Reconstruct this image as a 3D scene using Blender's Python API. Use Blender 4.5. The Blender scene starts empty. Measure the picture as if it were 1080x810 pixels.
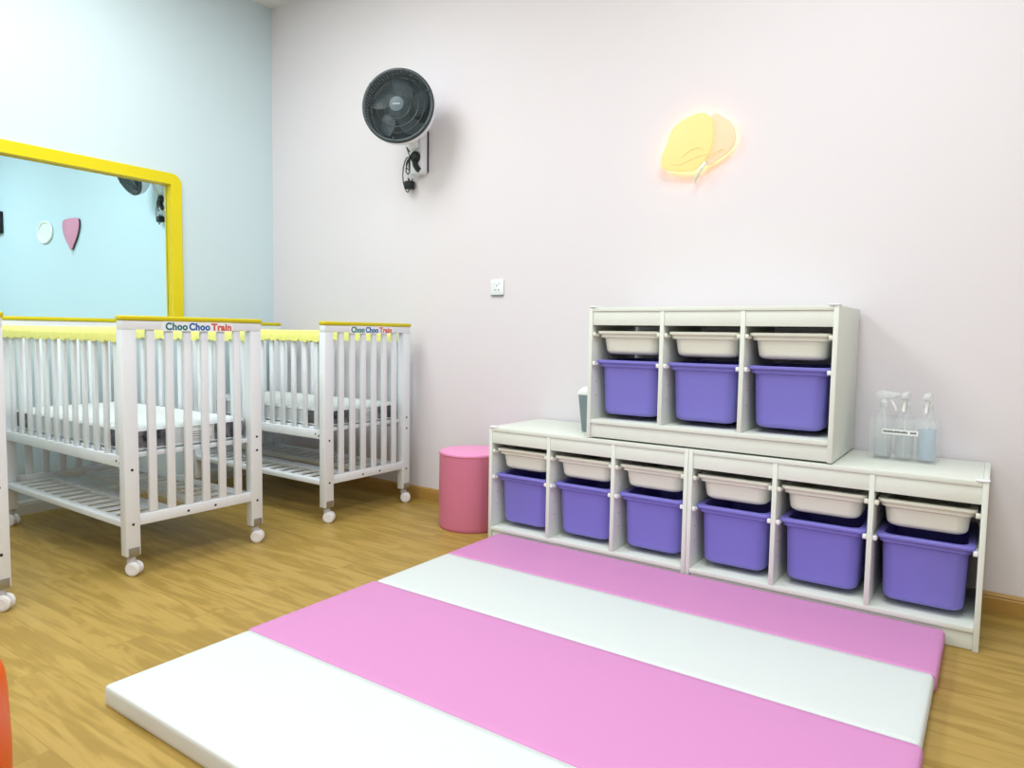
import bpy, bmesh, math, random
from mathutils import Vector, Matrix
random.seed(7)
SC = bpy.context.scene
COL = SC.collection
PI = math.pi
sin, cos = math.sin, math.cos

# ------------------------------------------------------------------ materials
def srgb(c):
    return tuple(((v/255)/12.92 if v/255 <= .04045 else ((v/255+.055)/1.055)**2.4) for v in c) + (1,)

def mat(name, c, rough=.5, spec=.5, metal=0, noise=.03, nscale=6, bump=0, bscale=60, emis=None, estr=0, trans=0, ior=1.45, alpha=1, coat=0, lin=None, sheen=0):
    m = bpy.data.materials.new(name); m.use_nodes = True
    nt = m.node_tree; b = nt.nodes['Principled BSDF']
    col = lin + (1,) if lin else srgb(c)
    b.inputs['Base Color'].default_value = col
    b.inputs['Roughness'].default_value = rough
    b.inputs['Specular IOR Level'].default_value = spec
    b.inputs['Metallic'].default_value = metal
    b.inputs['IOR'].default_value = ior
    b.inputs['Transmission Weight'].default_value = trans
    b.inputs['Alpha'].default_value = alpha
    b.inputs['Coat Weight'].default_value = coat
    b.inputs['Sheen Weight'].default_value = sheen
    tc = nt.nodes.new('ShaderNodeTexCoord')
    if noise:
        n = nt.nodes.new('ShaderNodeTexNoise'); n.inputs['Scale'].default_value = nscale; n.inputs['Detail'].default_value = 4
        nt.links.new(tc.outputs['Object'], n.inputs['Vector'])
        mx = nt.nodes.new('ShaderNodeMix'); mx.data_type = 'RGBA'
        mx.inputs[6].default_value = tuple(max(0, v*(1-noise)) for v in col[:3]) + (1,)
        mx.inputs[7].default_value = tuple(min(1, v*(1+noise)) for v in col[:3]) + (1,)
        nt.links.new(n.outputs['Fac'], mx.inputs[0]); nt.links.new(mx.outputs[2], b.inputs['Base Color'])
    if bump:
        n2 = nt.nodes.new('ShaderNodeTexNoise'); n2.inputs['Scale'].default_value = bscale; n2.inputs['Detail'].default_value = 3
        nt.links.new(tc.outputs['Object'], n2.inputs['Vector'])
        bp = nt.nodes.new('ShaderNodeBump'); bp.inputs['Strength'].default_value = bump; bp.inputs['Distance'].default_value = .002
        nt.links.new(n2.outputs['Fac'], bp.inputs['Height']); nt.links.new(bp.outputs['Normal'], b.inputs['Normal'])
    if emis:
        b.inputs['Emission Color'].default_value = srgb(emis); b.inputs['Emission Strength'].default_value = estr
    return m

def wood_floor():
    m = bpy.data.materials.new('oak_laminate'); m.use_nodes = True
    nt = m.node_tree; N = nt.nodes; L = nt.links; b = N['Principled BSDF']
    tc = N.new('ShaderNodeTexCoord')
    br = N.new('ShaderNodeTexBrick')
    br.offset = .37; br.offset_frequency = 2; br.squash = 1
    br.inputs['Color1'].default_value = (0, 0, 0, 1); br.inputs['Color2'].default_value = (1, 1, 1, 1)
    br.inputs['Mortar'].default_value = (.5, .5, .5, 1)
    br.inputs['Scale'].default_value = 1; br.inputs['Brick Width'].default_value = 1.22; br.inputs['Row Height'].default_value = .152
    br.inputs['Mortar Size'].default_value = .0012; br.inputs['Mortar Smooth'].default_value = .1; br.inputs['Bias'].default_value = 0
    L.new(tc.outputs['Object'], br.inputs['Vector'])
    # grain coordinates shifted per plank
    mul = N.new('ShaderNodeVectorMath'); mul.operation = 'MULTIPLY'; mul.inputs[1].default_value = (13, 7, 0)
    L.new(br.outputs['Color'], mul.inputs[0])
    add = N.new('ShaderNodeVectorMath'); add.operation = 'ADD'
    L.new(tc.outputs['Object'], add.inputs[0]); L.new(mul.outputs[0], add.inputs[1])
    sc = N.new('ShaderNodeVectorMath'); sc.operation = 'MULTIPLY'; sc.inputs[1].default_value = (2.2, 16.0, 1)
    L.new(add.outputs[0], sc.inputs[0])
    n1 = N.new('ShaderNodeTexNoise'); n1.inputs['Scale'].default_value = 1.3; n1.inputs['Detail'].default_value = 5; n1.inputs['Distortion'].default_value = .9
    L.new(sc.outputs[0], n1.inputs['Vector'])
    # growth rings: bands made from the noise height
    mm = N.new('ShaderNodeMath'); mm.operation = 'MULTIPLY'; mm.inputs[1].default_value = 26
    L.new(n1.outputs['Fac'], mm.inputs[0])
    sn = N.new('ShaderNodeMath'); sn.operation = 'SINE'; L.new(mm.outputs[0], sn.inputs[0])
    sc2 = N.new('ShaderNodeVectorMath'); sc2.operation = 'MULTIPLY'; sc2.inputs[1].default_value = (5, 90, 1)
    L.new(add.outputs[0], sc2.inputs[0])
    n2 = N.new('ShaderNodeTexNoise'); n2.inputs['Scale'].default_value = 1; n2.inputs['Detail'].default_value = 3
    L.new(sc2.outputs[0], n2.inputs['Vector'])
    r = N.new('ShaderNodeValToRGB')
    e = r.color_ramp.elements
    e[0].position = .15; e[0].color = srgb((138, 112, 46)); e[1].position = .86; e[1].color = srgb((192, 164, 94))
    k = e.new(.5); k.color = srgb((169, 140, 68))
    # combine
    a1 = N.new('ShaderNodeMath'); a1.operation = 'MULTIPLY_ADD'; a1.inputs[1].default_value = .045
    L.new(sn.outputs[0], a1.inputs[0]); L.new(n1.outputs['Fac'], a1.inputs[2])
    a2 = N.new('ShaderNodeMath'); a2.operation = 'MULTIPLY_ADD'; a2.inputs[1].default_value = .26
    sub = N.new('ShaderNodeMath'); sub.operation = 'SUBTRACT'; sub.inputs[1].default_value = .5
    L.new(n2.outputs['Fac'], sub.inputs[0]); L.new(sub.outputs[0], a2.inputs[0]); L.new(a1.outputs[0], a2.inputs[2])
    sepc = N.new('ShaderNodeSeparateColor'); L.new(br.outputs['Color'], sepc.inputs[0])
    a3 = N.new('ShaderNodeMath'); a3.operation = 'MULTIPLY_ADD'; a3.inputs[1].default_value = .07
    sub2 = N.new('ShaderNodeMath'); sub2.operation = 'SUBTRACT'; sub2.inputs[1].default_value = .5
    L.new(sepc.outputs[0], sub2.inputs[0]); L.new(sub2.outputs[0], a3.inputs[0]); L.new(a2.outputs[0], a3.inputs[2])
    L.new(a3.outputs[0], r.inputs['Fac'])
    mx = N.new('ShaderNodeMix'); mx.data_type = 'RGBA'; mx.blend_type = 'MIX'
    mx.inputs[7].default_value = srgb((128, 98, 44))
    mf = N.new('ShaderNodeMath'); mf.operation = 'MULTIPLY'; mf.inputs[1].default_value = .4
    L.new(br.outputs['Fac'], mf.inputs[0]); L.new(mf.outputs[0], mx.inputs[0])
    L.new(r.outputs['Color'], mx.inputs[6])
    L.new(mx.outputs[2], b.inputs['Base Color'])
    b.inputs['Roughness'].default_value = .42; b.inputs['Specular IOR Level'].default_value = .35
    bp = N.new('ShaderNodeBump'); bp.inputs['Strength'].default_value = .15; bp.inputs['Distance'].default_value = .001
    L.new(n2.outputs['Fac'], bp.inputs['Height']); L.new(bp.outputs['Normal'], b.inputs['Normal'])
    return m

def marble_fabric():
    m = mat('grey_marbled_satin', (90, 92, 98), .45, noise=0)
    nt = m.node_tree; N = nt.nodes; L = nt.links; b = N['Principled BSDF']
    tc = N.new('ShaderNodeTexCoord'); n = N.new('ShaderNodeTexNoise'); n.inputs['Scale'].default_value = 14; n.inputs['Detail'].default_value = 6; n.inputs['Distortion'].default_value = 1.5
    r = N.new('ShaderNodeValToRGB'); e = r.color_ramp.elements
    e[0].position = .35; e[0].color = srgb((46, 48, 54)); e[1].position = .68; e[1].color = srgb((140, 140, 146))
    L.new(tc.outputs['Object'], n.inputs['Vector']); L.new(n.outputs['Fac'], r.inputs['Fac']); L.new(r.outputs['Color'], b.inputs['Base Color'])
    return m

M = {}
def defmats():
    M['wall_pink'] = mat('wall_paint_blush', (224, 220, 224), .75, .2, noise=.006, nscale=1.5, bump=.05, bscale=180)
    M['wall_blue'] = mat('wall_paint_pale_blue', (207, 225, 230), .75, .2, noise=.006, nscale=1.5, bump=.05, bscale=180)
    M['wall_blue2'] = mat('wall_paint_sky_blue', (203, 228, 240), .75, .2, noise=.006, nscale=1.5)
    M['ceiling'] = mat('ceiling_paint', (236, 236, 236), .8, .2, noise=.006)
    M['floor'] = wood_floor()
    M['skirt'] = mat('oak_skirting', (176, 138, 72), .4, .4, noise=.08, nscale=9)
    M['skirt_white'] = mat('white_skirting', (205, 208, 200), .5, noise=.01)
    M['white'] = mat('white_lacquered_wood', (230, 236, 241), .4, .4, noise=.01, nscale=4)
    M['shelf'] = mat('white_laminate', (222, 228, 218), .4, .4, noise=.01, nscale=4)
    M['yellow'] = mat('yellow_lacquer', (206, 192, 8), .38, .4, noise=.03)
    M['yellow_frame'] = mat('yellow_frame_paint', (226, 208, 22), .35, .4, noise=.02)
    M['cover'] = mat('lemon_terry_fabric', (236, 236, 130), .85, .2, noise=.08, nscale=30, bump=.5, bscale=140, sheen=.3)
    M['purple'] = mat('purple_plastic', (125, 120, 205), .38, .4, noise=.015, nscale=5)
    M['cream'] = mat('cream_plastic', (228, 231, 214), .4, .4, noise=.01)
    M['runner'] = mat('white_plastic', (238, 240, 238), .4, .4, noise=.01)
    M['guard'] = mat('corner_guard_plastic', (240, 244, 246), .25, .5, noise=.01)
    M['mat_white'] = mat('white_vinyl', (211, 219, 217), .5, .3, noise=.01, bump=.08, bscale=40)
    M['mat_pink'] = mat('pink_vinyl', (206, 140, 190), .5, .3, noise=.015, bump=.08, bscale=40)
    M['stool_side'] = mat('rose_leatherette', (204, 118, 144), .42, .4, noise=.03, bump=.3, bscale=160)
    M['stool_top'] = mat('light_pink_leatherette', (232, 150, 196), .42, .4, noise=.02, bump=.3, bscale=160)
    M['orange'] = mat('orange_leatherette', (232, 92, 10), .42, .4, noise=.03, bump=.2, bscale=160)
    M['steel'] = mat('brushed_zinc', (165, 165, 158), .35, metal=.8, noise=.06, nscale=40)
    M['bolt'] = mat('dark_bolt', (60, 55, 55), .4, metal=.5, noise=.02)
    M['wheel'] = mat('white_nylon', (236, 236, 238), .35, noise=.01)
    M['wheel_grey'] = mat('grey_nylon', (196, 196, 202), .4, noise=.01)
    M['knit'] = mat('white_quilted_knit', (214, 221, 222), .9, .15, noise=.04, nscale=60, bump=.6, bscale=70)
    M['marble'] = marble_fabric()
    M['black'] = mat('black_plastic', (18, 20, 22), .35, noise=.02)
    M['fan_dark'] = mat('slate_grey_plastic', (52, 62, 66), .35, noise=.02)
    M['fan_wire'] = mat('grey_guard_wire', (82, 96, 98), .35, noise=.02)
    M['fan_inner'] = mat('dark_fan_lining', (34, 40, 42), .5, noise=.05)
    M['fan_blade'] = mat('smoked_blade_plastic', (58, 70, 76), .3, noise=.03)
    M['fan_hub'] = mat('blue_grey_cap', (84, 100, 106), .35, noise=.02)
    M['fan_mark'] = mat('silver_grey_print', (170, 182, 188), .4, noise=0)
    M['fan_white'] = mat('white_abs_plastic', (228, 232, 238), .35, noise=.01)
    M['glass'] = mat('window_glass', (238, 250, 252), .0, .5, noise=0, trans=1, ior=1.02)
    M['acrylic'] = mat('clear_acrylic', (248, 254, 255), .05, .5, noise=0, alpha=.11)
    M['bottle'] = mat('clear_pet', (240, 248, 250), .12, .5, noise=0, alpha=.22)
    M['spray_clear'] = mat('translucent_white_plastic', (242, 248, 250), .3, .5, noise=0, alpha=.55)
    M['liquid_blue'] = mat('blue_liquid', (160, 204, 232), .2, .5, noise=0, alpha=.55)
    M['liquid_clear'] = mat('pale_liquid', (222, 240, 240), .2, .5, noise=0, alpha=.25)
    M['label'] = mat('white_label', (236, 240, 240), .6, noise=.01)
    M['ink'] = mat('black_ink', (50, 52, 56), .6, noise=.0)
    M['canister'] = mat('slate_green_plastic', (124, 142, 146), .45, noise=.02)
    M['pinkplate'] = mat('pink_acrylic', (222, 150, 180), .35, noise=.02)
    M['edge_dark'] = mat('dark_edge', (60, 70, 80), .5, noise=.02)
    M['ringwhite'] = mat('frosted_white_acrylic', (236, 244, 240), .4, noise=.01)
    M['glow_y'] = mat('lit_yellow_acrylic', (150, 142, 100), .5, noise=0, emis=(255, 234, 146), estr=.92)
    M['glow_p'] = mat('lit_peach_acrylic', (150, 140, 126), .5, noise=0, emis=(255, 222, 170), estr=.90)
    M['led'] = mat('led_strip', (255, 200, 140), .5, noise=0, emis=(255, 165, 110), estr=15)
    M['cord'] = mat('pale_gold_cord', (244, 226, 160), .5, noise=.02)
    M['beadgreen'] = mat('pale_green_tassel', (206, 218, 200), .6, noise=.02)
    M['txt_green'] = mat('teal_print', (20, 118, 122), .5, noise=.02)
    M['txt_blue'] = mat('blue_print', (10, 96, 168), .5, noise=.02)
    M['txt_red'] = mat('red_print', (214, 84, 62), .5, noise=.02)
    M['sticker'] = mat('white_sticker', (240, 246, 250), .4, noise=.0)
    M['socket'] = mat('white_socket', (232, 238, 240), .35, noise=.0)
    M['socket_hole'] = mat('socket_hole_and_shadow_grey', (120, 132, 130), .6, noise=.0)
defmats()

# ------------------------------------------------------------------ mesh helpers
class MB:
    def __init__(s): s.bm = bmesh.new(); s.mats = []
    def mi(s, m):
        if m is None: return 0
        if m not in s.mats: s.mats.append(m)
        return s.mats.index(m)
    def box(s, x0, x1, y0, y1, z0, z1, bev=0, m=None, seg=2):
        r = bmesh.ops.create_cube(s.bm, size=1)
        vs = r['verts']
        for v in vs:
            v.co = Vector((x0+(v.co.x+.5)*(x1-x0), y0+(v.co.y+.5)*(y1-y0), z0+(v.co.z+.5)*(z1-z0)))
        fs = set(f for v in vs for f in v.link_faces)
        i = s.mi(m)
        for f in fs: f.material_index = i
        if bev:
            es = set(e for v in vs for e in v.link_edges)
            bmesh.ops.bevel(s.bm, geom=list(es), offset=bev, segments=seg, profile=.5, affect='EDGES')
        return s
    def loft(s, rings, close=True, cap0=True, cap1=True, m=None):
        i = s.mi(m); R = [[s.bm.verts.new(p) for p in ring] for ring in rings]
        n = len(R[0])
        for a, b in zip(R, R[1:]):
            for k in range(n if close else n-1):
                k2 = (k+1) % n
                try: f = s.bm.faces.new((a[k], a[k2], b[k2], b[k])); f.material_index = i
                except ValueError: pass
        if cap0: f = s.bm.faces.new(list(reversed(R[0]))); f.material_index = i
        if cap1: f = s.bm.faces.new(R[-1]); f.material_index = i
        return s
    def lathe(s, prof, n=32, mtx=None, m=None, cap0=True, cap1=True):
        rings = []
        for r, z in prof:
            rings.append([Vector((r*cos(2*PI*k/n), r*sin(2*PI*k/n), z)) for k in range(n)])
        if mtx: rings = [[mtx @ p for p in q] for q in rings]
        return s.loft(rings, True, cap0, cap1, m)
    def tube(s, pts, r, n=8, m=None, smooth=0):
        P = [Vector(p) for p in pts]
        if smooth: P = catmull(P, smooth)
        rings = []; up = Vector((0, 0, 1))
        prev = None
        for i, p in enumerate(P):
            t = (P[min(i+1, len(P)-1)]-P[max(i-1, 0)]).normalized()
            if prev is None:
                a = up if abs(t.dot(up)) < .9 else Vector((1, 0, 0))
                u = t.cross(a).normalized()
            else:
                u = (prev - t*prev.dot(t)).normalized()
            prev = u; w = t.cross(u)
            rr = r[i] if isinstance(r, (list, tuple)) else r
            rings.append([p+(u*cos(2*PI*k/n)+w*sin(2*PI*k/n))*rr for k in range(n)])
        return s.loft(rings, True, True, True, m)
    def prism(s, poly, t0, t1, mtx=None, m=None, bev=0):
        a = [Vector((x, y, t0)) for x, y in poly]; b = [Vector((x, y, t1)) for x, y in poly]
        if bev:
            cx = sum(p[0] for p in poly)/len(poly); cy = sum(p[1] for p in poly)/len(poly)
            def inset(q, z):
                o = []
                n = len(poly)
                for k in range(n):
                    p = Vector(poly[k]); pv = Vector(poly[k-1]); nx = Vector(poly[(k+1) % n])
                    t = (nx-pv).normalized(); nr = Vector((-t.y, t.x))
                    o.append(Vector((p.x+nr.x*q, p.y+nr.y*q, z)))
                return o
            d = 1 if t1 > t0 else -1
            rings = [inset(bev, t0), inset(bev*.3, t0+d*bev*.3), inset(0, t0+d*bev), inset(0, t1-d*bev), inset(bev*.3, t1-d*bev*.3), inset(bev, t1)]
        else: rings = [a, b]
        if mtx: rings = [[mtx @ p for p in q] for q in rings]
        return s.loft(rings, True, True, True, m)
    def xf(s, mtx):
        bmesh.ops.transform(s.bm, matrix=mtx, verts=s.bm.verts[:]); return s
    def build(s, name, m, parent=None, smooth=True, loc=None, ang=35, **tags):
        bmesh.ops.recalc_face_normals(s.bm, faces=s.bm.faces[:])
        me = bpy.data.meshes.new(name); s.bm.to_mesh(me); s.bm.free()
        o = bpy.data.objects.new(name, me); COL.objects.link(o)
        ms = [m] if not s.mats else s.mats
        for q in ms: me.materials.append(M[q])
        if smooth:
            for p in me.polygons: p.use_smooth = True
            me.set_sharp_from_angle(angle=math.radians(ang))
        if parent: o.parent = parent
        if loc: o.location = loc
        for k, v in tags.items(): o[k] = v
        return o

def catmull(P, n):
    out = []
    for i in range(len(P)-1):
        p0, p1, p2, p3 = P[max(i-1, 0)], P[i], P[i+1], P[min(i+2, len(P)-1)]
        for k in range(n):
            t = k/n
            out.append(.5*((2*p1)+(-p0+p2)*t+(2*p0-5*p1+4*p2-p3)*t*t+(-p0+3*p1-3*p2+p3)*t**3))
    out.append(P[-1]); return out

def rrect(hx, hy, r, z, cx=0, cy=0, n=6):
    pts = []
    for qx, qy, a0 in ((1, 1, 0), (-1, 1, PI/2), (-1, -1, PI), (1, -1, 1.5*PI)):
        for k in range(n+1):
            a = a0+k*PI/2/n
            pts.append(Vector((cx+qx*(hx-r)+r*cos(a), cy+qy*(hy-r)+r*sin(a), z)))
    return pts

def empty(name, label, cat, loc=(0, 0, 0), rz=0, group=None):
    o = bpy.data.objects.new(name, None); COL.objects.link(o); o.empty_display_size = .05
    o.location = loc; o.rotation_euler = (0, 0, rz); o['label'] = label; o['category'] = cat
    if group: o['group'] = group
    return o

def tag(o, label, cat, group=None):
    o['label'] = label; o['category'] = cat
    if group: o['group'] = group
    return o

CH = {}
def copy_tree(o, parent=None):
    c = o.copy(); COL.objects.link(c)
    if parent is not None: c.parent = parent
    for ch in [q for q in list(bpy.data.objects) if q.parent == o]:
        copy_tree(ch, c)
    return c

def struct(o): o['kind'] = 'structure'; return o

# ------------------------------------------------------------------ room shell
H = 3.215           # ceiling height
XR, YF = 5.9, -5.6  # right wall, front wall
XL = -6.4           # far end of the adjoining room
WT = .05            # partition thickness
WY0, WY1, WZ0, WZ1 = -3.3, -.747, 1.035, 1.888      # opening in the partition
FW = .068                                          # frame face width

b = MB(); b.box(0, XR, YF, 0, -.1, 0); struct(b.build('floor', 'floor', smooth=False))
b = MB(); b.box(XL, XR, YF, .1, H, H+.1); struct(b.build('ceiling', 'ceiling', smooth=False))
b = MB(); b.box(-WT/2, XR, 0, .1, 0, H); struct(b.build('wall_back', 'wall_pink', smooth=False))
b = MB(); b.box(XR, XR+.1, YF, .1, 0, H); struct(b.build('wall_right', 'wall_pink', smooth=False))
b = MB(); b.box(-WT/2, XR, YF-.1, YF, 0, H); struct(b.build('wall_front', 'wall_pink', smooth=False))
b = MB()
b.box(-WT, 0, YF, 0, 0, WZ0-.04); b.box(-WT, 0, YF, 0, WZ1+.04, H)
b.box(-WT, 0, YF, WY0-.04, WZ0-.04, WZ1+.04); b.box(-WT, 0, WY1+.04, 0, WZ0-.04, WZ1+.04)
struct(b.build('wall_left', 'wall_blue', smooth=False))
# adjoining room seen through the opening
b = MB(); b.box(XL, -WT, YF, 0, -.1, 0); struct(b.build('floor_adjoining', 'floor', smooth=False))
b = MB(); b.box(XL, -WT/2, 0, .1, 0, H); struct(b.build('wall_adjoining_back', 'wall_blue2', smooth=False))
b = MB(); b.box(XL-.1, XL, YF, .1, 0, H); struct(b.build('wall_adjoining_left', 'wall_blue2', smooth=False))
b = MB(); b.box(XL, -WT/2, YF-.1, YF, 0, H); struct(b.build('wall_adjoining_front', 'wall_blue2', smooth=False))

# skirting boards with a moulded top
def skirting(name, L, m, mtx, h=.075, t=.013):
    prof = [(0, 0), (t, 0), (t, h*.72), (t*.75, h*.78), (t*.9, h*.84), (t*.55, h*.93), (t*.2, h), (0, h)]
    b = MB(); rings = [[Vector((x, p[0], p[1])) for p in prof] for x in (0, L)]
    b.loft(rings).xf(mtx)
    return struct(b.build(name, m, smooth=False))
skirting('baseboard_back', XR, 'skirt', Matrix.Diagonal((1, -1, 1, 1)))
skirting('baseboard_left', -YF-.02, 'skirt_white', Matrix.Translation((0, YF, 0)) @ Matrix(((0, 1, 0, 0), (1, 0, 0, 0), (0, 0, 1, 0), (0, 0, 0, 1))))

# window in the partition: yellow frame with rounded corners
def round_rect2(y0, y1, z0, z1, r, n=8):
    pts = []
    for cy, cz, a0 in ((y1-r, z1-r, 0), (y0+r, z1-r, PI/2), (y0+r, z0+r, PI), (y1-r, z0+r, 1.5*PI)):
        for k in range(n+1):
            a = a0+k*PI/2/n; pts.append((cy+r*cos(a), cz+r*sin(a)))
    return pts
win = bpy.data.objects.new('window_1', None); COL.objects.link(win); win.location = (0, (WY0+WY1)/2, WZ0); struct(win)
def wpart(bm_, name, m, **k):
    return bm_.xf(Matrix.Translation(-Vector(win.location))).build(name, m, win, **k)
out = round_rect2(WY0-FW, WY1+FW, WZ0-FW, WZ1+FW, .06); inn = round_rect2(WY0, WY1, WZ0, WZ1, .008)
ou2 = round_rect2(WY0-.03, WY1+.03, WZ0-.03, WZ1+.03, .03)
b = MB()
R = lambda pts, x: [Vector((x, p[0], p[1])) for p in pts]
b.loft([R(out, 0.0005), R(out, .018), R(round_rect2(WY0-FW+.003, WY1+FW-.003, WZ0-FW+.003, WZ1+FW-.003, .058), .021),
        R(round_rect2(WY0-.002, WY1+.002, WZ0-.002, WZ1+.002, .009), .021), R(inn, .018), R(inn, -.022), R(round_rect2(WY0+.004, WY1-.004, WZ0+.004, WZ1-.004, .004), -.022),
        R(round_rect2(WY0+.004, WY1-.004, WZ0+.004, WZ1-.004, .004), -.042), R(inn, -.042), R(inn, -WT-.008),
        R(out, -WT-.008), R(out, -WT-.0005), R(ou2, -WT-.0005), R(ou2, .0005)], cap0=False, cap1=False)
bm_ = b.bm; vv = list(bm_.verts)
n_ = len(out); first = vv[:n_]; last = vv[-n_:]
for k in range(n_): bm_.faces.new((last[k], last[(k+1) % n_], first[(k+1) % n_], first[k]))
wpart(b, 'window_frame', 'yellow_frame', ang=30)
b = MB(); b.box(-.035, -.029, WY0+.004, WY1-.004, WZ0+.004, WZ1-.004); wpart(b, 'pane', 'glass', smooth=False)

# ------------------------------------------------------------------ cribs
CX0, CX1 = .165, 1.409   # far and near end of the cribs
CW = .635
def make_crib():
    # local frame: x from far end (0) to near end (L), y from 0 (camera side) to CW
    L = CX1-CX0
    root = empty('crib', '', 'crib', group='white cribs on castors by the left wall')
    PW, PT, ZL = .058, .045, .083
    ZB = 1.0
    # four posts
    for ex, sx in ((L, -1), (0, 1)):
        for y0 in (0, CW-PW):
            x0, x1 = (ex-PT, ex) if sx < 0 else (ex, ex+PT)
            xf_ = ex+.0005 if sx < 0 else ex-.0005
            d = -sx
            b = MB(); b.box(x0, x1, y0, y0+PW, ZL, ZB, .003)
            post = b.build('post', 'white', root)
            b = MB(); cy = y0+PW/2
            b.box(min(xf_, xf_+d*.002), max(xf_, xf_+d*.002), y0+.008, y0+PW-.006, ZL, ZL+.034, .0005)
            b.box(x0+.004, x1-.004, y0+.006, y0+PW-.006, ZL-.004, ZL-.0003)
            b.build('metal_plate', 'steel', post)
            # twin wheel castor
            b = MB(); cx = (x0+x1)/2; r = .029
            ang = {(0, -1): .62, (1, -1): .75}.get((0 if y0 == 0 else 1, sx), .4)
            Rz = Matrix.Translation((cx, cy, 0)) @ Matrix.Rotation(ang, 4, 'Z')
            for s_ in (-1, 1):
                T = Rz @ Matrix.Translation((.012, s_*.0135, r)) @ Matrix.Rotation(PI/2, 4, 'X')
                b.lathe([(.004, -.0095), (r-.009, -.0105), (r-.008, -.0085), (r-.003, -.008), (r, -.005), (r, .005), (r-.003, .008), (r-.008, .0085), (r-.009, .0105), (.004, .0095)], 28, T, m='wheel')
            T = Rz @ Matrix.Translation((.012, 0, r)) @ Matrix.Rotation(PI/2, 4, 'X')
            b.lathe([(.02, -.004), (.02, .004)], 20, T, m='wheel_grey')
            b.tube([Rz @ Vector((.008, 0, r+.006)), Rz @ Vector((.001, 0, r+.026)), Rz @ Vector((0, 0, ZL-.0045))], [.014, .018, .017], 14, m='wheel_grey')
            b.box(cx-.010, cx+.010, y0+.046, y0+.062, .036, .046, .003, m='wheel')
            b.build('castor', 'wheel', post)
            for zz in ((.436, .213) if y0 == 0 else (.507, .443, .204)):
                b = MB(); T = Matrix.Translation((xf_, cy, zz)) @ Matrix.Rotation(d*PI/2, 4, 'Y')
                b.lathe([(.0055, -.0004), (.0055, .0012), (.003, .0020)], 12, T)
                b.build('bolt', 'bolt', post)
    # end panels
    for ex, sx in ((L, -1), (0, 1)):
        x0, x1 = (ex-.030, ex-.004) if sx < 0 else (ex+.004, ex+.030)
        b = MB()
        hx0, hx1 = (ex-PT+.006, ex) if sx < 0 else (ex, ex+PT-.006)
        b.box(hx0, hx1, 0, CW, ZB+.0004, 1.036, .0025)           # head board
        hb = b.build('head_rail', 'white', root)
        b = MB(); b.box(hx0-.006, hx1+.006, -.004, CW+.004, 1.0362, 1.056, .007, seg=3); b.build('yellow_cap', 'yellow', hb, label='yellow cap strip')
        b = MB(); b.box(x0, x1, PW, CW-PW, .203, .247, .003)
        lr = b.build('bottom_rail', 'white', root)
        xf_ = x1 if sx < 0 else x0
        for yy in (CW*.42, CW*.62):
            b = MB(); b.lathe([(.0055, -.0004), (.0055, .0012), (.003, .0020)], 12, Matrix.Translation((xf_, yy, .222)) @ Matrix.Rotation(-sx*PI/2, 4, 'Y'))
            b.build('bolt', 'bolt', lr)
        gap = (CW-2*PW-6*.034)/7
        for k in range(6):
            y = PW+gap+k*(gap+.034)
            b = MB(); b.box(x0+.005, x1-.003, y, y+.034, .247, ZB, .004); b.build('bar', 'white', root)
    # logo on the near end
    hb = [q for q in COL.objects if q.name.startswith('head_rail') and q.parent == root][0]
    xs = L+.0003
    b = MB(); pr = round_rect2(.160, .488, .996, 1.0362, .012)
    b.loft([R(pr, xs), R(pr, xs+.0012)]); st = b.build('logo_sticker', 'sticker', hb, smooth=False, label='white sticker with coloured lettering')
    y = .178
    for w_, m_, wd in (('Choo', 'txt_green', .096), ('Choo', 'txt_blue', .096), ('Train', 'txt_red', .096)):
        cu = bpy.data.curves.new('t', 'FONT'); cu.body = w_; cu.size = .044; cu.space_character = 1.06; cu.offset = .0018; cu.extrude = .0004
        to = bpy.data.objects.new('t', cu); COL.objects.link(to)
        bpy.context.view_layer.update()
        me = bpy.data.meshes.new_from_object(to.evaluated_get(bpy.context.evaluated_depsgraph_get()))
        bpy.data.objects.remove(to)
        xs_ = [v.co.x for v in me.vertices]; w0, w1 = min(xs_), max(xs_)
        sc_ = wd/(w1-w0)
        for v in me.vertices:
            v.co = Vector((xs+.0014+v.co.z, y+(v.co.x-w0)*sc_, 1.0015+v.co.y*.93))
        o = bpy.data.objects.new('lettering', me); COL.objects.link(o); me.materials.clear(); me.materials.append(M[m_]); o.parent = st
        # keep depth at three levels: lettering belongs to the end rail
        o.parent = hb
        o['label'] = {'txt_green': 'teal green letters', 'txt_blue': 'blue letters', 'txt_red': 'red letters'}[m_]
        y += wd+.007
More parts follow.
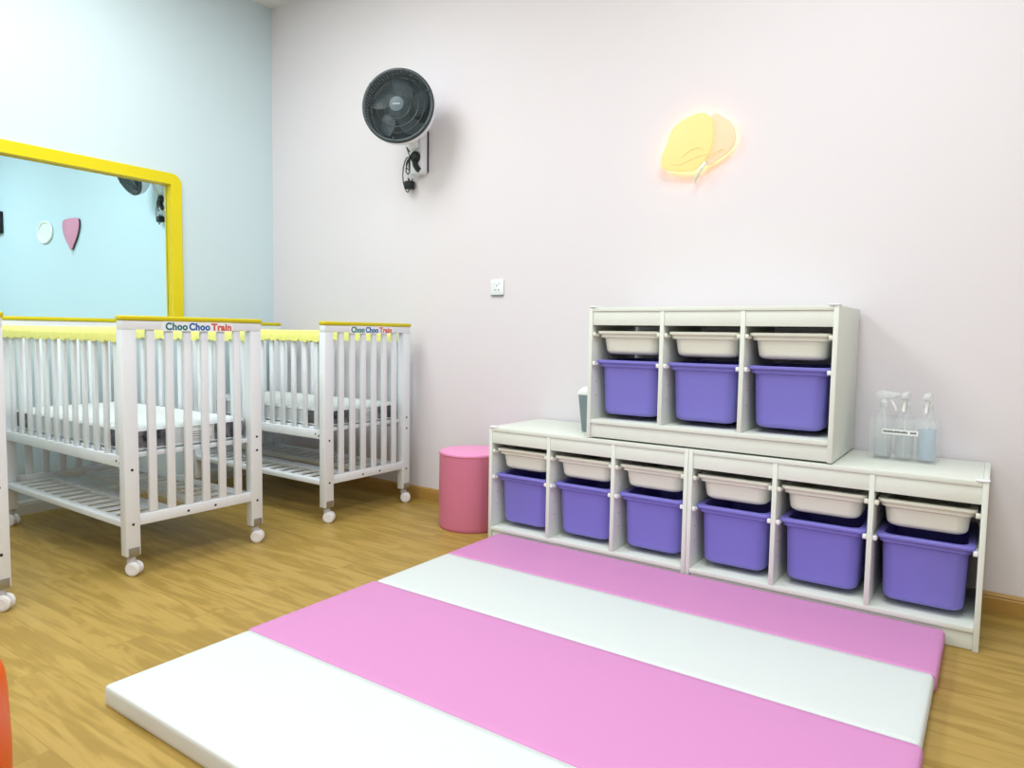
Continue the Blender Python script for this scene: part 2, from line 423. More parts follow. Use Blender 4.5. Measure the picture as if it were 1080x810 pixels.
    # sides
    for y0, ys in ((0, 1), (CW, -1)):
        ya, yb = (y0+.012, y0+.036) if ys > 0 else (y0-.036, y0-.012)
        b = MB(); b.box(PT, L-PT, ya, yb, .440, .487, .003); b.box(PT, L-PT, ya, yb, .972, .998, .004)
        sr = b.build('side_rail', 'white', root)
        n = 12; first = L-PT-.062; sp = .0935
        for k in range(n):
            xx = first-k*sp
            b = MB(); b.box(xx, xx+.030, ya+.004, yb-.004, .487, .972, .004); b.build('bar', 'white', sr)
        b = MB(); rings = []
        NX = 90
        for i in range(NX+1):
            x = PT+.004+(L-2*PT-.008)*i/NX
            wob = .004*sin(i*.9+ys)+.003*sin(i*2.3)+.0025*random.uniform(-1, 1)
            wz = .0015*sin(i*1.7)
            zb = .952+wob; yc = (ya+yb)/2
            o_ = .021+.001*sin(i*1.3); q = .0155
            rings.append([Vector((x, yc-o_, zb)), Vector((x, yc-o_-.001, .98)), Vector((x, yc-o_*.8, 1.004+wz)), Vector((x, yc, 1.009+wz)), Vector((x, yc+o_*.8, 1.004+wz)), Vector((x, yc+o_+.001, .98)),
                          Vector((x, yc+o_, zb)), Vector((x, yc+q, zb+.001)), Vector((x, yc+q, .985)), Vector((x, yc, .9995)), Vector((x, yc-q, .985)), Vector((x, yc-q, zb+.001))])
        b.loft(rings); b.build('rail_cover', 'cover', sr, ang=80, label='lemon yellow padded fabric cover')
        for xx, zz in ((L-PT-.045, .465), (L-PT-.018, .458)):
            b = MB(); b.lathe([(.005, -.0004), (.005, .0012), (.003, .0020)], 12, Matrix.Translation((xx, ya if ys > 0 else yb, zz if zz < .487 else .480)) @ Matrix.Rotation(ys*PI/2, 4, 'X'))
            b.build('bolt', 'bolt', sr)
    # mattress base
    b = MB(); b.box(.034, L-.034, .038, CW-.038, .478, .497, .002); b.build('mattress_base', 'white', root)
    # two slatted lower shelves with an opening between them
    for ya, yb in ((.002, .262), (.373, CW-.002)):
        b = MB()
        b.box(.047, L-.047, ya, ya+.038, .200, .225, .002); b.box(.047, L-.047, yb-.07, yb, .200, .225, .002)
        x = .052; 
        while x < L-.06:
            b.box(x, min(x+.044, L-.048), ya+.036, yb-.068, .2135, .2205, .001); x += .0863
        b.build('lower_shelf', 'white', root)
    return root

def make_mattress():
    L = CX1-CX0-.1; W = CW-.10; r = .05; h = .098
    root = empty('mattress', '', 'mattress', group='cot mattresses in the cribs')
    b = MB()
    def ring(ins, z): return rrect(L/2-ins, W/2-ins, r-min(ins, r*.8), z)
    b.loft([ring(.012, 0), ring(.003, .006), ring(0, .016), ring(.002, .05), ring(0, h-.016), ring(.003, h-.006), ring(.014, h), ring(.08, h+.004), ring(.2, h+.006)])
    b.build('mattress_body', 'knit', root, ang=60)
    b = MB()
    for z in (.012, h-.012):
        pts = rrect(L/2+.001, W/2+.001, r, z); b.tube(pts+[pts[0]], .003, 6)
    b.build('piping', 'runner', root)
    full = rrect(L/2+.003, W/2+.003, r+.003, 0, n=6)
    for qx, qy in ((1, 1), (-1, 1), (-1, -1), (1, -1)):
        lx, ly = .16, .165
        path = [Vector((qx*(L/2+.003-lx), qy*(W/2+.003), 0))]
        for k in range(7):
            a = PI/2-k*PI/12; path.append(Vector((qx*(L/2-r+(r+.003)*cos(a)), qy*(W/2-r+(r+.003)*sin(a)), 0)))
        path.append(Vector((qx*(L/2+.003), qy*(W/2+.003-ly), 0)))
        b = MB(); rings = []
        for i, p in enumerate(path):
            t = (path[min(i+1, 8)]-path[max(i-1, 0)]).normalized(); nrm = Vector((t.y, -t.x, 0))*(1 if qx*qy > 0 else -1)*-1
            c = Vector((p.x, p.y, 0)); inn_ = -nrm*.006
            rings.append([c+Vector((0, 0, .013)), c+Vector((0, 0, h-.013)), c+inn_+Vector((0, 0, h-.013)), c+inn_+Vector((0, 0, .013))])
        b.loft(rings); b.build('corner_panel', 'marble', root, ang=50, label='dark grey marbled corner panel')
    b = MB(); b.box(L/2+.0015, L/2+.0035, -.03, .09, .03, .07, .0005); b.build('tag', 'label', root)
    b = MB()
    for k, (w0, w1) in enumerate(((-.02, .07), (-.02, .08), (-.02, .05))):
        b.box(L/2+.0036, L/2+.0040, w0, w1, .058-k*.010, .0605-k*.010)
    b.build('stitching', 'edge_dark', root)
    return root

crib = make_crib(); mattress = make_mattress()
crib_data = [(-1.743, 'white crib with its lettered end panel fully in view, not against the back wall', 'white mattress with grey marbled corners inside the middle, fully seen crib'),
             (-.732, 'white crib farthest from the camera, its end panel beside the back wall', 'white mattress with grey marbled corners inside the crib by the back wall'),
             (-2.777, 'nearest white crib, only one leg and castor showing at the left edge', 'white mattress in the nearest crib, cut off by the left edge')]
for i, (y, lb, ml) in enumerate(crib_data):
    c = crib if i == 0 else copy_tree(crib)
    c.location = (CX0, y, 0); c['label'] = lb
    m_ = mattress if i == 0 else copy_tree(mattress)
    m_.location = ((CX0+CX1)/2, y+CW/2, .4975); m_['label'] = ml

# ------------------------------------------------------------------ storage units
UW, UD, UH, UT = .99, .44, .56, .017
def make_unit():
    root = empty('storage_shelf', '', 'shelf unit', group='white three-bay storage units along the back wall')
    bw = (UW-4*UT)/3
    zt = .078
    for x in (0, UW-UT):
        b = MB(); b.box(x, x+UT, 0, UD, 0, UH, .0012); b.build('side_panel', 'shelf', root)
    for k in (1, 2):
        x = k*(bw+UT)
        b = MB(); b.box(x, x+UT, .002, UD-.002, zt+.0003, UH-.0175, .001); b.build('divider', 'shelf', root)
    b = MB(); b.box(UT+.0003, UW-UT-.0003, .0005, UD, UH-.017, UH-.0005, .001); b.build('top_panel', 'shelf', root)
    b = MB(); b.box(UT+.0003, UW-UT-.0003, .0005, UD, zt-.017, zt, .001); b.build('bottom_shelf', 'shelf', root)
    b = MB(); b.box(UT+.0003, UW-UT-.0003, .008, .022, .002, zt-.0173, .001); b.box(UT+.0003, UW-UT-.0003, UD-.03, UD-.014, .002, zt-.0173, .001); b.build('plinth', 'shelf', root)
    for k in range(3):
        x = UT+k*(bw+UT)
        b = MB(); b.box(x+.0003, x+bw-.0003, .005, .018, UH-.076, UH-.0173, .001); b.build('fascia', 'shelf', root)
        b = MB(); b.box(x+.0003, x+bw-.0003, UD-.018, UD-.005, UH-.076, UH-.0173, .001); b.build('back_rail', 'shelf', root)
        for z in (.447, .322):
            for s_, xa in ((0, x), (1, x+bw)):
                d = .0140; b = MB()
                xx0, xx1 = (xa+.0003, xa+d) if s_ == 0 else (xa-d, xa-.0003)
                b.box(xx0, xx1, .006, UD-.02, z-.010, z-.0005, .0015)
                b.box(xx0, xx1, .0035, .016, z-.008, z+.007, .003)
                b.build('runner', 'runner' if z < .4 else 'cream', root)
    # screw holes on the inner faces of the uprights
    for k in (0, 1, 2):
        x = UT+k*(bw+UT)
        for z in (.18, .24):
            b = MB(); b.lathe([(.0025, -.001), (.0025, .0006)], 8, Matrix.Translation((x, .05, z)) @ Matrix.Rotation(PI/2, 4, 'Y'))
            b.build('screw_hole', 'bolt', root)
    for x, s_ in ((-.003, 0), (UW+.003, 1)):
        b = MB()
        x0, x1 = (x, x+.040) if s_ == 0 else (x-.040, x)
        cxg = (x0+x1)/2
        rings = [rrect(.020, .020, .012, z, cxg, .016) for z in (UH+.0003,)]
        b.loft([rrect(.0195, .0195, .012, UH+.0003, cxg, .0155), rrect(.020, .020, .012, UH+.0025, cxg, .0155), rrect(.018, .018, .011, UH+.005, cxg, .0155)])
        b.build('corner_guard', 'guard', root)
    return root

def make_bin(name, h, hw, hwb, color, r, d=.205):
    # open plastic box with a flanged rim; origin at the base centre
    dt = .018
    b = MB()
    hy, hyb = d-.020, d-.027
    RR = rrect
    hwt = hwb+(.007 if h > .15 else .005)
    q = .026
    rings = [RR(hwb*.5, hyb*.75, r*.6, .0005)]
    for k in range(6):   # rounded lower edge
        a = k*PI/10
        ins = q*(1-sin(a)); rings.append(RR(hwb-ins, hyb-ins, max(.012, r-ins*.5), .0004+q*(1-cos(a))*.8))
    rings += [RR(hwt, hy, r, h-.034), RR(hwt+.002, hy+.001, r, h-.031), RR(hw-.008, d-.011, r*.7, h-.027), RR(hw-.007, d-.010, r*.7, h-.014),
             RR(hw-.001, d-.002, r*.5, h-.0125), RR(hw, d, r*.5, h-.009), RR(hw, d, r*.5, h-.002), RR(hw-.0015, d-.0015, r*.5, h),
             RR(hw-.020, d-.024, r*.8, h), RR(hw-.022, d-.026, r*.8, h-.003), RR(hwt-.005, hy-.006, r, h-.034), RR(hwb-.012, hyb-.012, r*.9, .022), RR(hwb-.03, hyb-.03, r*.7, .006)]
    b.loft(rings)
    return b.build(name, color, ang=28)

units = [(2.261, -.455, 0, 'lower white storage unit on the left, beside the pink drum stool'),
         (3.2525, -.455, 0, 'lower white storage unit on the right, with spray bottles on top'),
         (2.7885, -.457, UH+.0055, 'upper white storage unit stacked on the two lower units')]
unit = make_unit(); drop = []
bbw = (UW-4*UT)/3
binp = make_bin('storage_bin', .236, .1450, .1215, 'purple', .040)
trayp = make_bin('storage_tray', .100, .1450, .1215, 'cream', .040)
pos = ['left', 'middle', 'right']
which = ['lower left unit', 'lower right unit', 'upper unit']
first = True
for ui, (ux, uy, uz, lb) in enumerate(units):
    u = unit if ui == 0 else copy_tree(unit)
    u.location = (ux, uy, uz); u['label'] = lb
    if ui < 2: drop.append((u, 1-ui))
    for k in range(3):
        cx = ux+UT+bbw/2+k*(bbw+UT)
        cy = uy+.019+.205
        bn = binp if first else binp.copy(); tr = trayp if first else trayp.copy()
        if not first: COL.objects.link(bn); COL.objects.link(tr)
        first = False
        dy = random.uniform(-.001, .004)
        bn.location = (cx, cy+dy, uz+.322-.236+.0132); tr.location = (cx, cy+random.uniform(0, .004), uz+.447-.100+.0132)
        tag(bn, 'deep purple plastic bin in the %s bay of the %s' % (pos[k], which[ui]), 'storage bin', 'purple storage bins')
        tag(tr, 'shallow cream plastic tray in the %s bay of the %s' % (pos[k], which[ui]), 'storage tray', 'cream storage trays')

# only the outer corners of the lower pair carry guards
for u, side in drop:
    g = sorted([q for q in COL.objects if q.parent == u and q.name.startswith('corner_guard')], key=lambda q: sum(v.co.x for v in q.data.vertices))
    bpy.data.objects.remove(g[side])

# ------------------------------------------------------------------ folding play mat
mat_root = empty('folding_play_mat', 'large pink and white striped folding foam mat on the floor', 'play mat', (3.235, -1.365, 0))
ysm = [-.462, -.842, -1.266, -1.822, -2.262]
for k in range(4):
    y1, y0 = ysm[k]-.001, ysm[k+1]+.001
    xl = 2.325 + (0, .004, -.004, .006)[k]; xr = 4.150 - (0, .006, .0, .004)[k]
    b = MB(); th = .056
    cx, cy = (xl+xr)/2, (y0+y1)/2; hx, hy = (xr-xl)/2, (y1-y0)/2
    b.loft([rrect(hx-.006, hy-.004, .01, .0005, cx, cy), rrect(hx-.001, hy-.001, .012, .005, cx, cy), rrect(hx, hy, .012, .016, cx, cy), rrect(hx+.001, hy, .012, .030, cx, cy), rrect(hx, hy, .012, th-.012, cx, cy),
            rrect(hx-.003, hy-.0012, .011, th-.004, cx, cy), rrect(hx-.008, hy-.004, .010, th-.0005, cx, cy), rrect(hx-.03, hy-.02, .01, th, cx, cy)])
    o = b.xf(Matrix.Translation((-3.235, 1.365, 0))).build('mat_panel', 'mat_pink' if k % 2 == 0 else 'mat_white', mat_root, ang=60, label='pink mat panel' if k % 2 == 0 else 'white mat panel')
b = MB()
b.box(2.335, 4.135, ysm[1]-.0012, ysm[1]+.0012, .045, .0535); b.box(2.335, 4.135, ysm[2]-.0012, ysm[2]+.0012, .045, .0535); b.box(2.335, 4.135, ysm[3]-.0012, ysm[3]+.0012, .045, .0535)
b.xf(Matrix.Translation((-3.235, 1.365, 0))).build('seam', 'mat_white', mat_root)

# ------------------------------------------------------------------ stools
def stool(name, label, loc, r, h, side, top, rnd):
    root = empty(name, label, 'stool', loc)
    if rnd:
        b = MB(); q = .075
        prof = [(r*.5, 0), (r-.006, 0), (r, .010), (r+.002, h*.45), (r-.002, h-q-.02)]
        prof += [(r-.004-q*(1-cos(a*PI/16)), h-q+q*sin(a*PI/16)*.95) for a in range(0, 8)]
        b.lathe(prof+[(r*.4, h), (.01, h+.002)], 64); b.build('body', side, root, ang=60)
        b = MB(); b.tube([((r+.0015)*cos(2*PI*k/64), (r+.0015)*sin(2*PI*k/64), .012) for k in range(65)], .003, 6); b.build('piping', side, root)
        return root
    b = MB()
    b.lathe([(r*.5, .0), (r-.006, .0), (r-.001, .006), (r, .02), (r+.001, h*.5), (r, h-.05), (r-.0005, h-.012)], 64)
    b.build('body', side, root, ang=50)
    b = MB()
    b.lathe([(r-.002, h-.0115), (r-.001, h-.006-rnd*.3), (r-.003-rnd*.12, h-.002), (r-.012-rnd*.4, h+rnd*.35), (r*.7, h+.006+rnd*.5), (r*.3, h+.009+rnd*.55), (.01, h+.009+rnd*.56)], 64)
    b.build('seat', top, root, ang=60)
    if rnd: return root
    b = MB()
    for z in ((h-.012,) if not rnd else (h-.013,)):
        pts = [(cos(2*PI*k/64)*r, sin(2*PI*k/64)*r, z) for k in range(65)]
        b.tube(pts, .0028, 6)
    b.build('piping', side, root)
    b = MB(); b.box(-.0015, .0015, -r-.0022, -r+.001, .012, h-.014, .0008); b.xf(Matrix.Rotation(.95, 4, 'Z')).build('seam', side, root)
    return root
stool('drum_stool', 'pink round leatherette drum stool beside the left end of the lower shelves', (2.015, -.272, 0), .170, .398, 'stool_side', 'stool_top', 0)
stool('padded_stool', 'orange round padded stool cut off by the lower left corner', (2.600, -2.748, 0), .172, .385, 'orange', 'orange', .05)

# ------------------------------------------------------------------ wall fan
def make_fan(loc, label, nrm, hub_rel):
    # root at the wall plate; hub_rel = centre of the front guard relative to the root
    root = empty('wall_fan', label, 'fan', loc)
    C_ = Vector(hub_rel); n = Vector(nrm).normalized()
    zx = Vector((0, 0, 1)); xax = zx.cross(n).normalized(); yax = n.cross(xax)
    T = Matrix.Translation(C_) @ Matrix((xax, yax, n)).transposed().to_4x4()
    Rr = .195
    # white housing
    b = MB(); b.lathe([(Rr-.004, -.004), (Rr+.004, -.012), (Rr+.006, -.03), (Rr+.002, -.06), (Rr-.022, -.095), (Rr-.07, -.120), (.070, -.132), (.068, -.19), (.055, -.205), (.02, -.207),
                       (.02, -.14), (Rr-.075, -.105), (Rr-.03, -.085), (Rr-.008, -.05), (Rr-.008, -.006)], 64, T, cap0=False, cap1=False)
    b.build('housing', 'fan_white', root, ang=40)
    b = MB(); b.lathe([(Rr-.0215, -.074), (Rr-.034, -.083), (Rr-.078, -.1035), (.02, -.125)], 48, T, cap0=False)
    b.build('inner_lining', 'fan_inner', root, ang=40)
    b = MB(); b.lathe([(Rr-.0085, -.012), (Rr-.0090, -.05), (Rr-.0200, -.073), (Rr-.0235, -.072), (Rr-.0120, -.05), (Rr-.0105, -.012)], 64, T, m='fan_blade', cap0=False, cap1=False)
    for k in range(72):
        a = 2*PI*(k+.5)/72
        b.tube([T @ Vector(((Rr-.012)*cos(a), (Rr-.012)*sin(a), -.014)), T @ Vector(((Rr-.0135)*cos(a), (Rr-.0135)*sin(a), -.045))], .0028, 5, m='fan_white')
    b.build('vent_ring', 'fan_blade', root, ang=50)
    b = MB()
    for k in range(5):   # blades
        rows = []
        for i in range(9):
            rr = .060+i*(.105/8); w = .035+.05*math.sin(PI*min(1, i/8*.8+.1)); a0 = 2*PI*k/5+i*.05
            row = []
            for j in range(5):
                a = a0+(j/4-.5)*w*2/rr*.62
                row.append(T @ Vector((rr*cos(a), rr*sin(a), -.055+(j/4-.5)*.028)))
            rows.append(row)
        top = [[p for p in row] for row in rows]
        rings = [row+[p-n*.0025 for p in reversed(row)] for row in rows]
        b.loft(rings)
    b.build('blades', 'fan_blade', root, ang=60)
    b = MB(); b.lathe([(.010, -.098), (.064, -.096), (.066, -.040), (.054, -.022), (.010, -.018)], 32, T); b.build('blade_hub', 'fan_dark', root)
    # guard: outer ring, spiral ribs, rings
    b = MB()
    b.lathe([(Rr-.016, -.004), (Rr-.010, .003), (Rr-.002, .005), (Rr+.005, .000), (Rr+.006, -.012), (Rr+.0005, -.0125), (Rr-.006, -.011)], 72, T, m='fan_dark', cap0=False, cap1=False)
    dome = lambda r_: .000+.018*(1-(r_/Rr)**2)
    for k in range(96):
        a = 2*PI*k/96
        pts = []
        for i in range(7):
            rr = .040+(Rr-.050)*i/6
            pts.append(T @ Vector((rr*cos(a+.32*(i/6)**1.2), rr*sin(a+.32*(i/6)**1.2), dome(rr))))
        b.tube(pts, .0011, 4, m='fan_wire')
    for rr in (.075, .118, .150):
        pts = [T @ Vector((rr*cos(2*PI*k/48), rr*sin(2*PI*k/48), dome(rr)-.001)) for k in range(49)]
        b.tube(pts, .0024 if rr < .15 else .0015, 5, m='fan_dark')
    for k in range(6):   # clips
        a = 2*PI*k/6+.4
        b.tube([T @ Vector(((Rr-.022)*cos(a), (Rr-.022)*sin(a), .002)), T @ Vector(((Rr+.002)*cos(a), (Rr+.002)*sin(a), .004))], .0045, 8, m='fan_dark')
    b.build('guard', 'fan_dark', root, ang=60)
    b = MB(); b.lathe([(.041, .012), (.042, .020), (.038, .024), (.010, .026)], 40, T); cap = b.build('centre_cap', 'fan_hub', root, label='blue-grey centre cap')
    b = MB()
    for k in range(5): b.prism(round_rect2(-.020+k*.0084, -.0135+k*.0084, -.004, .004, .0015, 3), .0262, .0268, T)
    b.build('maker_mark', 'fan_mark', cap, smooth=False)
    # neck and wall bracket
    back = T @ Vector((0, 0, -.205))
    b = MB(); b.tube([back+n*.02, back-n*.005, Vector((-.01, -.085, .19)), Vector((-.01, -.06, .15))], [.050, .046, .036, .034], 20); b.build('neck', 'fan_white', root)
    b = MB()
    poly = [(-.045, .02), (-.030, 0), (.030, .0), (.043, .012), (.043, .245), (.030, .26), (-.032, .26), (-.045, .245)]
    rot = Matrix(((1, 0, 0, 0), (0, 0, -1, 0), (0, 1, 0, 0), (0, 0, 0, 1)))
    b.prism(poly, .0005, .062, rot, bev=.006); b.build('wall_bracket', 'fan_white', root, ang=30)
    b = MB(); b.prism([(x+.0035*(x > 0), z+.004*(z < .1)) for x, z in poly], .0003, .010, rot); b.build('edge_shadow_plate', 'black', root, smooth=False)  # black sheet drawing the bracket's shaded right side as a dark line
    # black knob with trailing lever
    b = MB(); kc = Vector((.004, -.0625, .092))
    b.lathe([(.034, 0), (.034, .012), (.030, .018), (.021, .014), (.018, .018), (.004, .018)], 28, Matrix.Translation(kc) @ Matrix.Rotation(PI/2, 4, 'X'))
    b.tube([kc+Vector((-.004, -.008, -.014)), kc+Vector((.002, -.009, -.040)), kc+Vector((.016, -.009, -.062)), kc+Vector((.036, -.008, -.080))], [.018, .017, .015, .011], 12, smooth=4) if False else b.tube(catmull([kc+Vector((-.004, -.008, -.014)), kc+Vector((.002, -.009, -.040)), kc+Vector((.014, -.009, -.060)), kc+Vector((.030, -.008, -.078))], 4), .0165, 12)
    b.build('knob', 'black', root)
    # cord bundle
    b = MB()
    e = [(-.012, -.05, .14), (-.045, -.055, .13), (-.075, -.05, .155), (-.088, -.045, .165), (-.080, -.045, .15), (-.060, -.05, .115), (-.052, -.05, .08), (-.055, -.05, .05), (-.060, -.045, .03),
         (-.085, -.045, .045), (-.088, -.045, .075), (-.062, -.05, .095), (-.052, -.052, .06), (-.058, -.05, .022), (-.078, -.045, .010), (-.092, -.045, .035), (-.075, -.045, .085), (-.058, -.05, .10),
         (-.090, -.045, .10), (-.118, -.04, .05), (-.120, -.04, -.02), (-.105, -.035, -.075), (-.088, -.035, -.092), (-.072, -.035, -.078), (-.068, -.035, -.068)]
    b.tube(catmull([Vector(p) for p in e], 6), .0034, 6)
    b.tube(catmull([Vector(p) for p in [(-.052, -.054, .105), (-.056, -.056, .07), (-.050, -.056, .03), (-.040, -.05, .036), (-.036, -.045, .028)]], 5), .0052, 6)
    cd = b.build('cord', 'black', root)
    b = MB(); b.box(-.097, -.045, -.060, -.012, -.078, -.030, .008, seg=3)
    b.box(-.075, -.067, -.047, -.041, -.032, -.014, .001); b.box(-.087, -.079, -.028, -.024, -.032, -.016, .001); b.box(-.063, -.055, -.028, -.024, -.032, -.016, .001)
    b.build('plug', 'black', cd)
    return root
make_fan((1.410, 0, 1.925), 'dark-guarded white wall fan high on the back wall above the far crib', (.45, -.87, .03), (.087, -.300, .308))
make_fan((-1.345, 0, 1.945), 'second wall fan seen through the yellow-framed window, partly behind the frame', (-.10, -.92, -.40), (-.085, -.300, .290))

# ------------------------------------------------------------------ socket
so = empty('wall_socket', 'small white wall socket on the back wall left of the shelves', 'socket', (1.967, 0, 1.218))
b = MB(); b.prism(round_rect2(-.043, .043, 0, .086, .006, 4), .0005, .009, Matrix(((1, 0, 0, 0), (0, 0, -1, 0), (0, 1, 0, 0), (0, 0, 0, 1))), bev=.002); b.build('face_plate', 'socket', so)
b = MB()
for x0, x1, z0, z1 in ((-.003, .003, .046, .056), (-.016, -.009, .024, .030), (.009, .016, .024, .030), (.012, .020, .060, .064), (-.020, -.014, .060, .064)):
    b.box(x0, x1, -.0096, -.0085, z0, z1)
b.build('socket_holes', 'socket_hole', so, smooth=False)
b = MB(); b.box(-.040, .040, -.012, -.0005, -.0035, -.0002, .001); b.build('lower_shadow_strip', 'socket_hole', so)  # grey strip painted in as the shadow below the face plate

# ------------------------------------------------------------------ balloon wall lamps
WALLM = Matrix(((1, 0, 0, 0), (0, 0, -1, 0), (0, 1, 0, 0), (0, 0, 0, 1)))
def smooth_poly(pts, n=5):
    P = [Vector((x, y, 0)) for x, y in pts]
    out = []
    N_ = len(P)
    for i in range(N_):
        p0, p1, p2, p3 = P[i-1], P[i], P[(i+1) % N_], P[(i+2) % N_]
        for k in range(n):
            t = k/n; q = .5*((2*p1)+(-p0+p2)*t+(2*p0-5*p1+4*p2-p3)*t*t+(-p0+3*p1-3*p2+p3)*t**3)
            out.append((q.x, q.y))
    return out
lamp = empty('wall_lamp', 'glowing yellow balloon-shaped wall lamp above the shelves', 'wall lamp', (3.085, 0, 1.86))
left_b = [(-.124, .065), (-.140, .016), (-.165, -.039), (-.151, -.085), (-.08, -.106), (-.015, -.112), (.023, -.093), (.066, -.033), (.077, .048), (.066, .108), (.023, .137), (-.042, .128), (-.102, .097)]
right_b = [(.02, .0), (.045, -.088), (.093, -.074), (.150, -.038), (.172, .010), (.157, .065), (.12, .105), (.06, .125)]
b = MB(); b.prism(smooth_poly(right_b), .020, .034, WALLM, bev=.004); b.build('right_balloon', 'glow_p', lamp, ang=50, label='peach lit balloon')
b = MB(); b.prism(smooth_poly(left_b), .036, .052, WALLM, bev=.004); b.build('left_balloon', 'glow_y', lamp, ang=50, label='yellow lit balloon')
b = MB(); b.prism([(x*.86, y*.86) for x, y in smooth_poly(left_b)], .0005, .018, WALLM, m='led'); b.prism([(.105+(x-.105)*.78, .01+(y-.01)*.78) for x, y in smooth_poly(right_b)], .0006, .012, WALLM, m='led')
b.build('led_backing', 'led', lamp, smooth=False)
b = MB()
b.tube(catmull([Vector(p) for p in ((-.115, -.054, -.070), (-.07, -.054, -.078), (-.02, -.054, -.062), (.03, -.054, -.050), (.07, -.050, -.045), (.12, -.038, -.030))], 6), .0022, 6)
b.tube(catmull([Vector(p) for p in ((-.06, -.054, -.045), (-.02, -.055, -.020), (.02, -.055, -.015), (.04, -.054, -.030))], 6), .0018, 6)
b.build('trim_cord', 'cord', lamp)
b = MB()
b.tube([(.06, -.050, -.075), (.0, -.050, -.150)], .0035, 8); b.tube([(.028, -.046, -.100), (.010, -.046, -.140), (-.004, -.044, -.162)], .0055, 8)
b.build('pull_stick', 'beadgreen', lamp)

pk = empty('balloon_wall_decoration', 'pink balloon plaque on the wall seen through the yellow-framed window', 'wall decoration', (-3.035, 0, 1.88))
shape = smooth_poly([(0, -.148), (.055, -.10), (.125, -.02), (.165, .06), (.165, .12), (.13, .145), (.0, .150), (-.13, .145), (-.165, .12), (-.165, .05), (-.12, -.03), (-.055, -.10)], 4)
b = MB(); b.prism(shape, .018, .023, WALLM, bev=.002); b.build('face', 'pinkplate', pk, ang=50)
b = MB(); b.prism([(x*.97, y*.97) for x, y in shape], .0005, .0178, WALLM); b.build('backing', 'edge_dark', pk, smooth=False)
b = MB(); b.tube([(0, -.02, -.148), (0, -.02, -.190)], .006, 8); b.build('tail', 'ringwhite', pk)
rg = empty('round_wall_decoration', 'round white plaque on the wall seen through the yellow-framed window', 'wall decoration', (-3.62, 0, 1.94))
b = MB(); b.lathe([(.100, .0005), (.112, .003), (.115, .010), (.108, .018), (.098, .018), (.090, .012), (.088, .008), (.004, .008)], 48, WALLM @ Matrix.Diagonal((1.5, 1, 1, 1)), cap0=True); b.build('ring', 'ringwhite', rg, ang=40)
tv = empty('wall_mounted_screen', 'black-edged panel at the left edge, seen through the window', 'screen', (-5.02, 0, 2.0))
b = MB(); b.prism(round_rect2(-.38, .38, 0, .235, .012, 4), .004, .040, WALLM, bev=.003); b.build('casing', 'black', tv)
b = MB(); b.prism(round_rect2(-.355, .355, .02, .215, .004, 4), .0402, .0415, WALLM); b.build('screen', 'ringwhite', tv, smooth=False, label='pale panel face')

# ------------------------------------------------------------------ things on the shelves
ZT = UH+.0003
bx = empty('acrylic_tray', 'clear acrylic box holding three spray bottles on the lower right unit', 'tray', (3.972, -.155, ZT), -.06)
hx, hy, bh = .112, .058, .157
b = MB()
b.loft([rrect(hx, hy, .006, 0), rrect(hx, hy, .006, bh), rrect(hx-.003, hy-.003, .004, bh), rrect(hx-.003, hy-.003, .004, .003)])
b.build('box_wall', 'acrylic', bx, ang=30)
b = MB(); b.box(-.066, .052, -hy-.0012, -hy-.0003, .098, .117); lbp = b.build('label_strip', 'label', bx, smooth=False, label='white strip with small black print')
b = MB(); x = -.062
while x < .044:
    w = random.uniform(.0022, .0042)
    if not .018 < x < .024: b.box(x, x+w, -hy-.0016, -hy-.0012, .1045, .1045+random.uniform(.0055, .0075))
    x += w+.0012
b.build('print', 'ink', lbp, smooth=False)

def make_bottle(label, loc, rz, liquid, level):
    root = empty('spray_bottle', label, 'spray bottle', loc, rz, 'clear spray bottles in the acrylic box')
    b = MB(); r = .031
    prof = [(.010, .001), (r-.004, .0), (r, .004), (r, .130), (r-.003, .145), (r*.62, .172), (.0135, .186), (.0125, .192), (.0125, .202)]
    b.lathe(prof, 36, cap1=False); b.build('bottle', 'bottle', root, ang=40)
    b = MB(); ri = r-.0025
    b.lathe([(.010, .004), (ri-.003, .004), (ri, .008), (ri, level), (.01, level)], 32); b.build('liquid', liquid, root, ang=40)
    b = MB()
    b.lathe([(.0155, .190), (.0165, .192), (.0165, .208), (.012, .213), (.010, .222)], 24)
    b.prism([(-.020, .222), (.034, .226), (.040, .232), (.040, .243), (.030, .247), (-.012, .252), (-.026, .244), (-.028, .232)], -.0105, .0105, Matrix(((1, 0, 0, 0), (0, 0, -1, 0), (0, 1, 0, 0), (0, 0, 0, 1))), bev=.003)
    hd = b.build('spray_head', 'spray_clear', root, ang=40)
    b = MB(); b.lathe([(.0085, .040), (.0085, .052), (.004, .054)], 16, Matrix.Translation((0, 0, .2375)) @ Matrix.Rotation(PI/2, 4, 'Y')); b.build('nozzle', 'spray_clear', hd)
    b = MB(); b.tube(catmull([Vector(p) for p in ((.020, 0, .228), (.026, 0, .210), (.036, 0, .192), (.040, 0, .178))], 4), .0055, 10); b.build('trigger', 'runner', hd)
    b = MB(); b.tube([(0, 0, .20), (.006, 0, .10), (.012, 0, .010)], .0018, 6); b.build('dip_tube', 'runner', root)
    return root
def on_box(dx, dy=0):
    c_, s_ = cos(-.06), sin(-.06)
    return (3.972+dx*c_-dy*s_, -.155+dx*s_+dy*c_, ZT+.0035)
make_bottle('clear spray bottle with trigger pointing right, leftmost in the acrylic box', on_box(-.072), -.15, 'liquid_clear', .070)
make_bottle('clear spray bottle between the leftmost and the blue-filled one', on_box(.000), -PI/2-.12, 'liquid_clear', .110)
make_bottle('spray bottle with blue liquid, rightmost in the acrylic box', on_box(.072), -PI/2-.12, 'liquid_blue', .118)

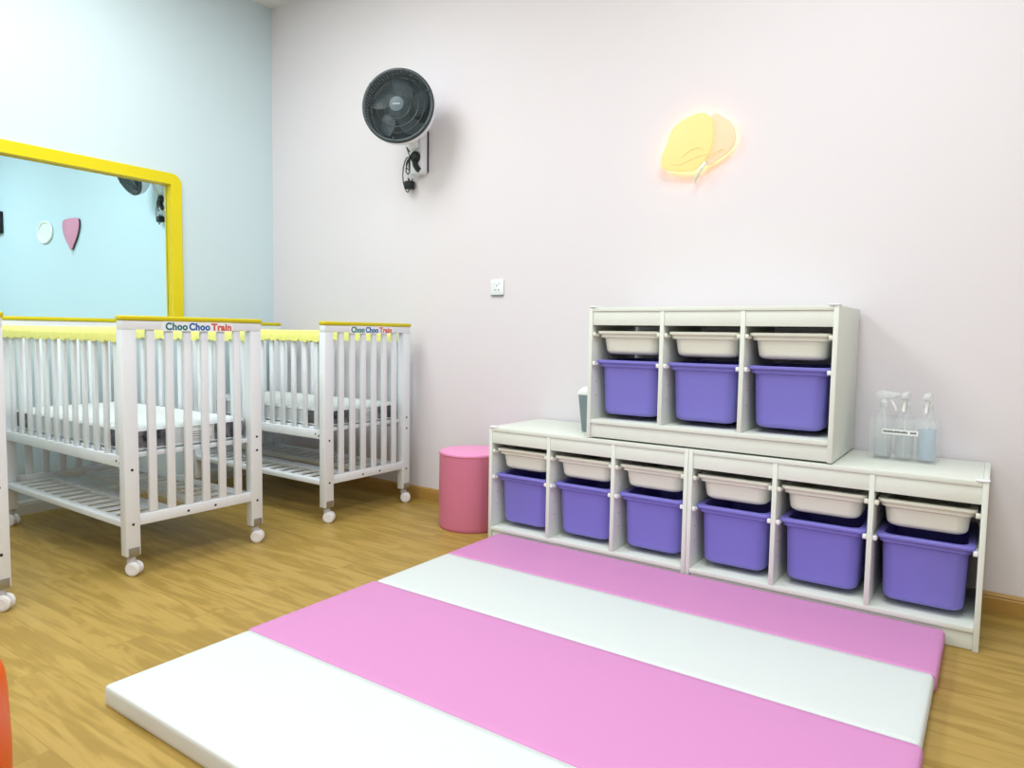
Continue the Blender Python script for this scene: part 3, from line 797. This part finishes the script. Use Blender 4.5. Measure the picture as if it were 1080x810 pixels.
cn = empty('canister', 'slate grey canister with white lid behind the left side of the upper unit', 'canister', (2.722, -.255, ZT))
b = MB(); b.loft([rrect(.045, .045, .010, 0), rrect(.047, .047, .011, .003), rrect(.062, .062, .014, .172)]); b.build('body', 'canister', cn, ang=40)
b = MB(); b.loft([rrect(.063, .063, .014, .1723), rrect(.064, .064, .015, .180), rrect(.062, .062, .02, .192), rrect(.048, .048, .02, .206), rrect(.02, .02, .012, .212)]); b.build('lid', 'runner', cn, ang=60, label='white lid')

# ------------------------------------------------------------------ lights (ceiling luminaires of both rooms)
def area(name, x, y, power, sx, sy, col=(.94, .985, 1)):
    l = bpy.data.lights.new(name, 'AREA'); l.energy = power; l.shape = 'RECTANGLE'; l.size = sx; l.size_y = sy; l.color = col
    o = bpy.data.objects.new(name, l); COL.objects.link(o); o.location = (x, y, H-.02); return o
PW_ = 62
for x in (1.3, 3.9):
    for y in (-1.7, -4.0):
        area('ceiling_light', x, y, PW_, 1.2, 1.2)
for x in (-1.6, -4.4):
    for y in (-1.7, -4.0):
        area('ceiling_light_adjoining', x, y, PW_*1.1, .6, .6, (.93, .985, 1))
w = bpy.data.worlds.new('world'); SC.world = w; w.use_nodes = True
w.node_tree.nodes['Background'].inputs[0].default_value = (.8, .85, .9, 1); w.node_tree.nodes['Background'].inputs[1].default_value = .3

# ------------------------------------------------------------------ camera
cam = bpy.data.cameras.new('camera'); co = bpy.data.objects.new('camera', cam); COL.objects.link(co); SC.camera = co
yaw, pt, rl = math.radians(34.7998), math.radians(-4.1357), math.radians(.906)
fw = Vector((-sin(yaw)*cos(pt), cos(yaw)*cos(pt), sin(pt))); rt = Vector((cos(yaw), sin(yaw), 0)); up = rt.cross(fw)
r2 = rt*cos(rl)+up*sin(rl); u2 = -rt*sin(rl)+up*cos(rl)
co.matrix_world = Matrix.Translation((4.244, -3.1243, 1.0083)) @ Matrix((r2, u2, -fw)).transposed().to_4x4()
cam.sensor_width = 36; cam.sensor_fit = 'HORIZONTAL'; cam.lens = 36*736.69/1080; cam.clip_start = .05

vs = SC.view_settings
vs.view_transform = 'Standard'; vs.look = 'None'; vs.exposure = -.42; vs.gamma = 1; vs.use_curve_mapping = False
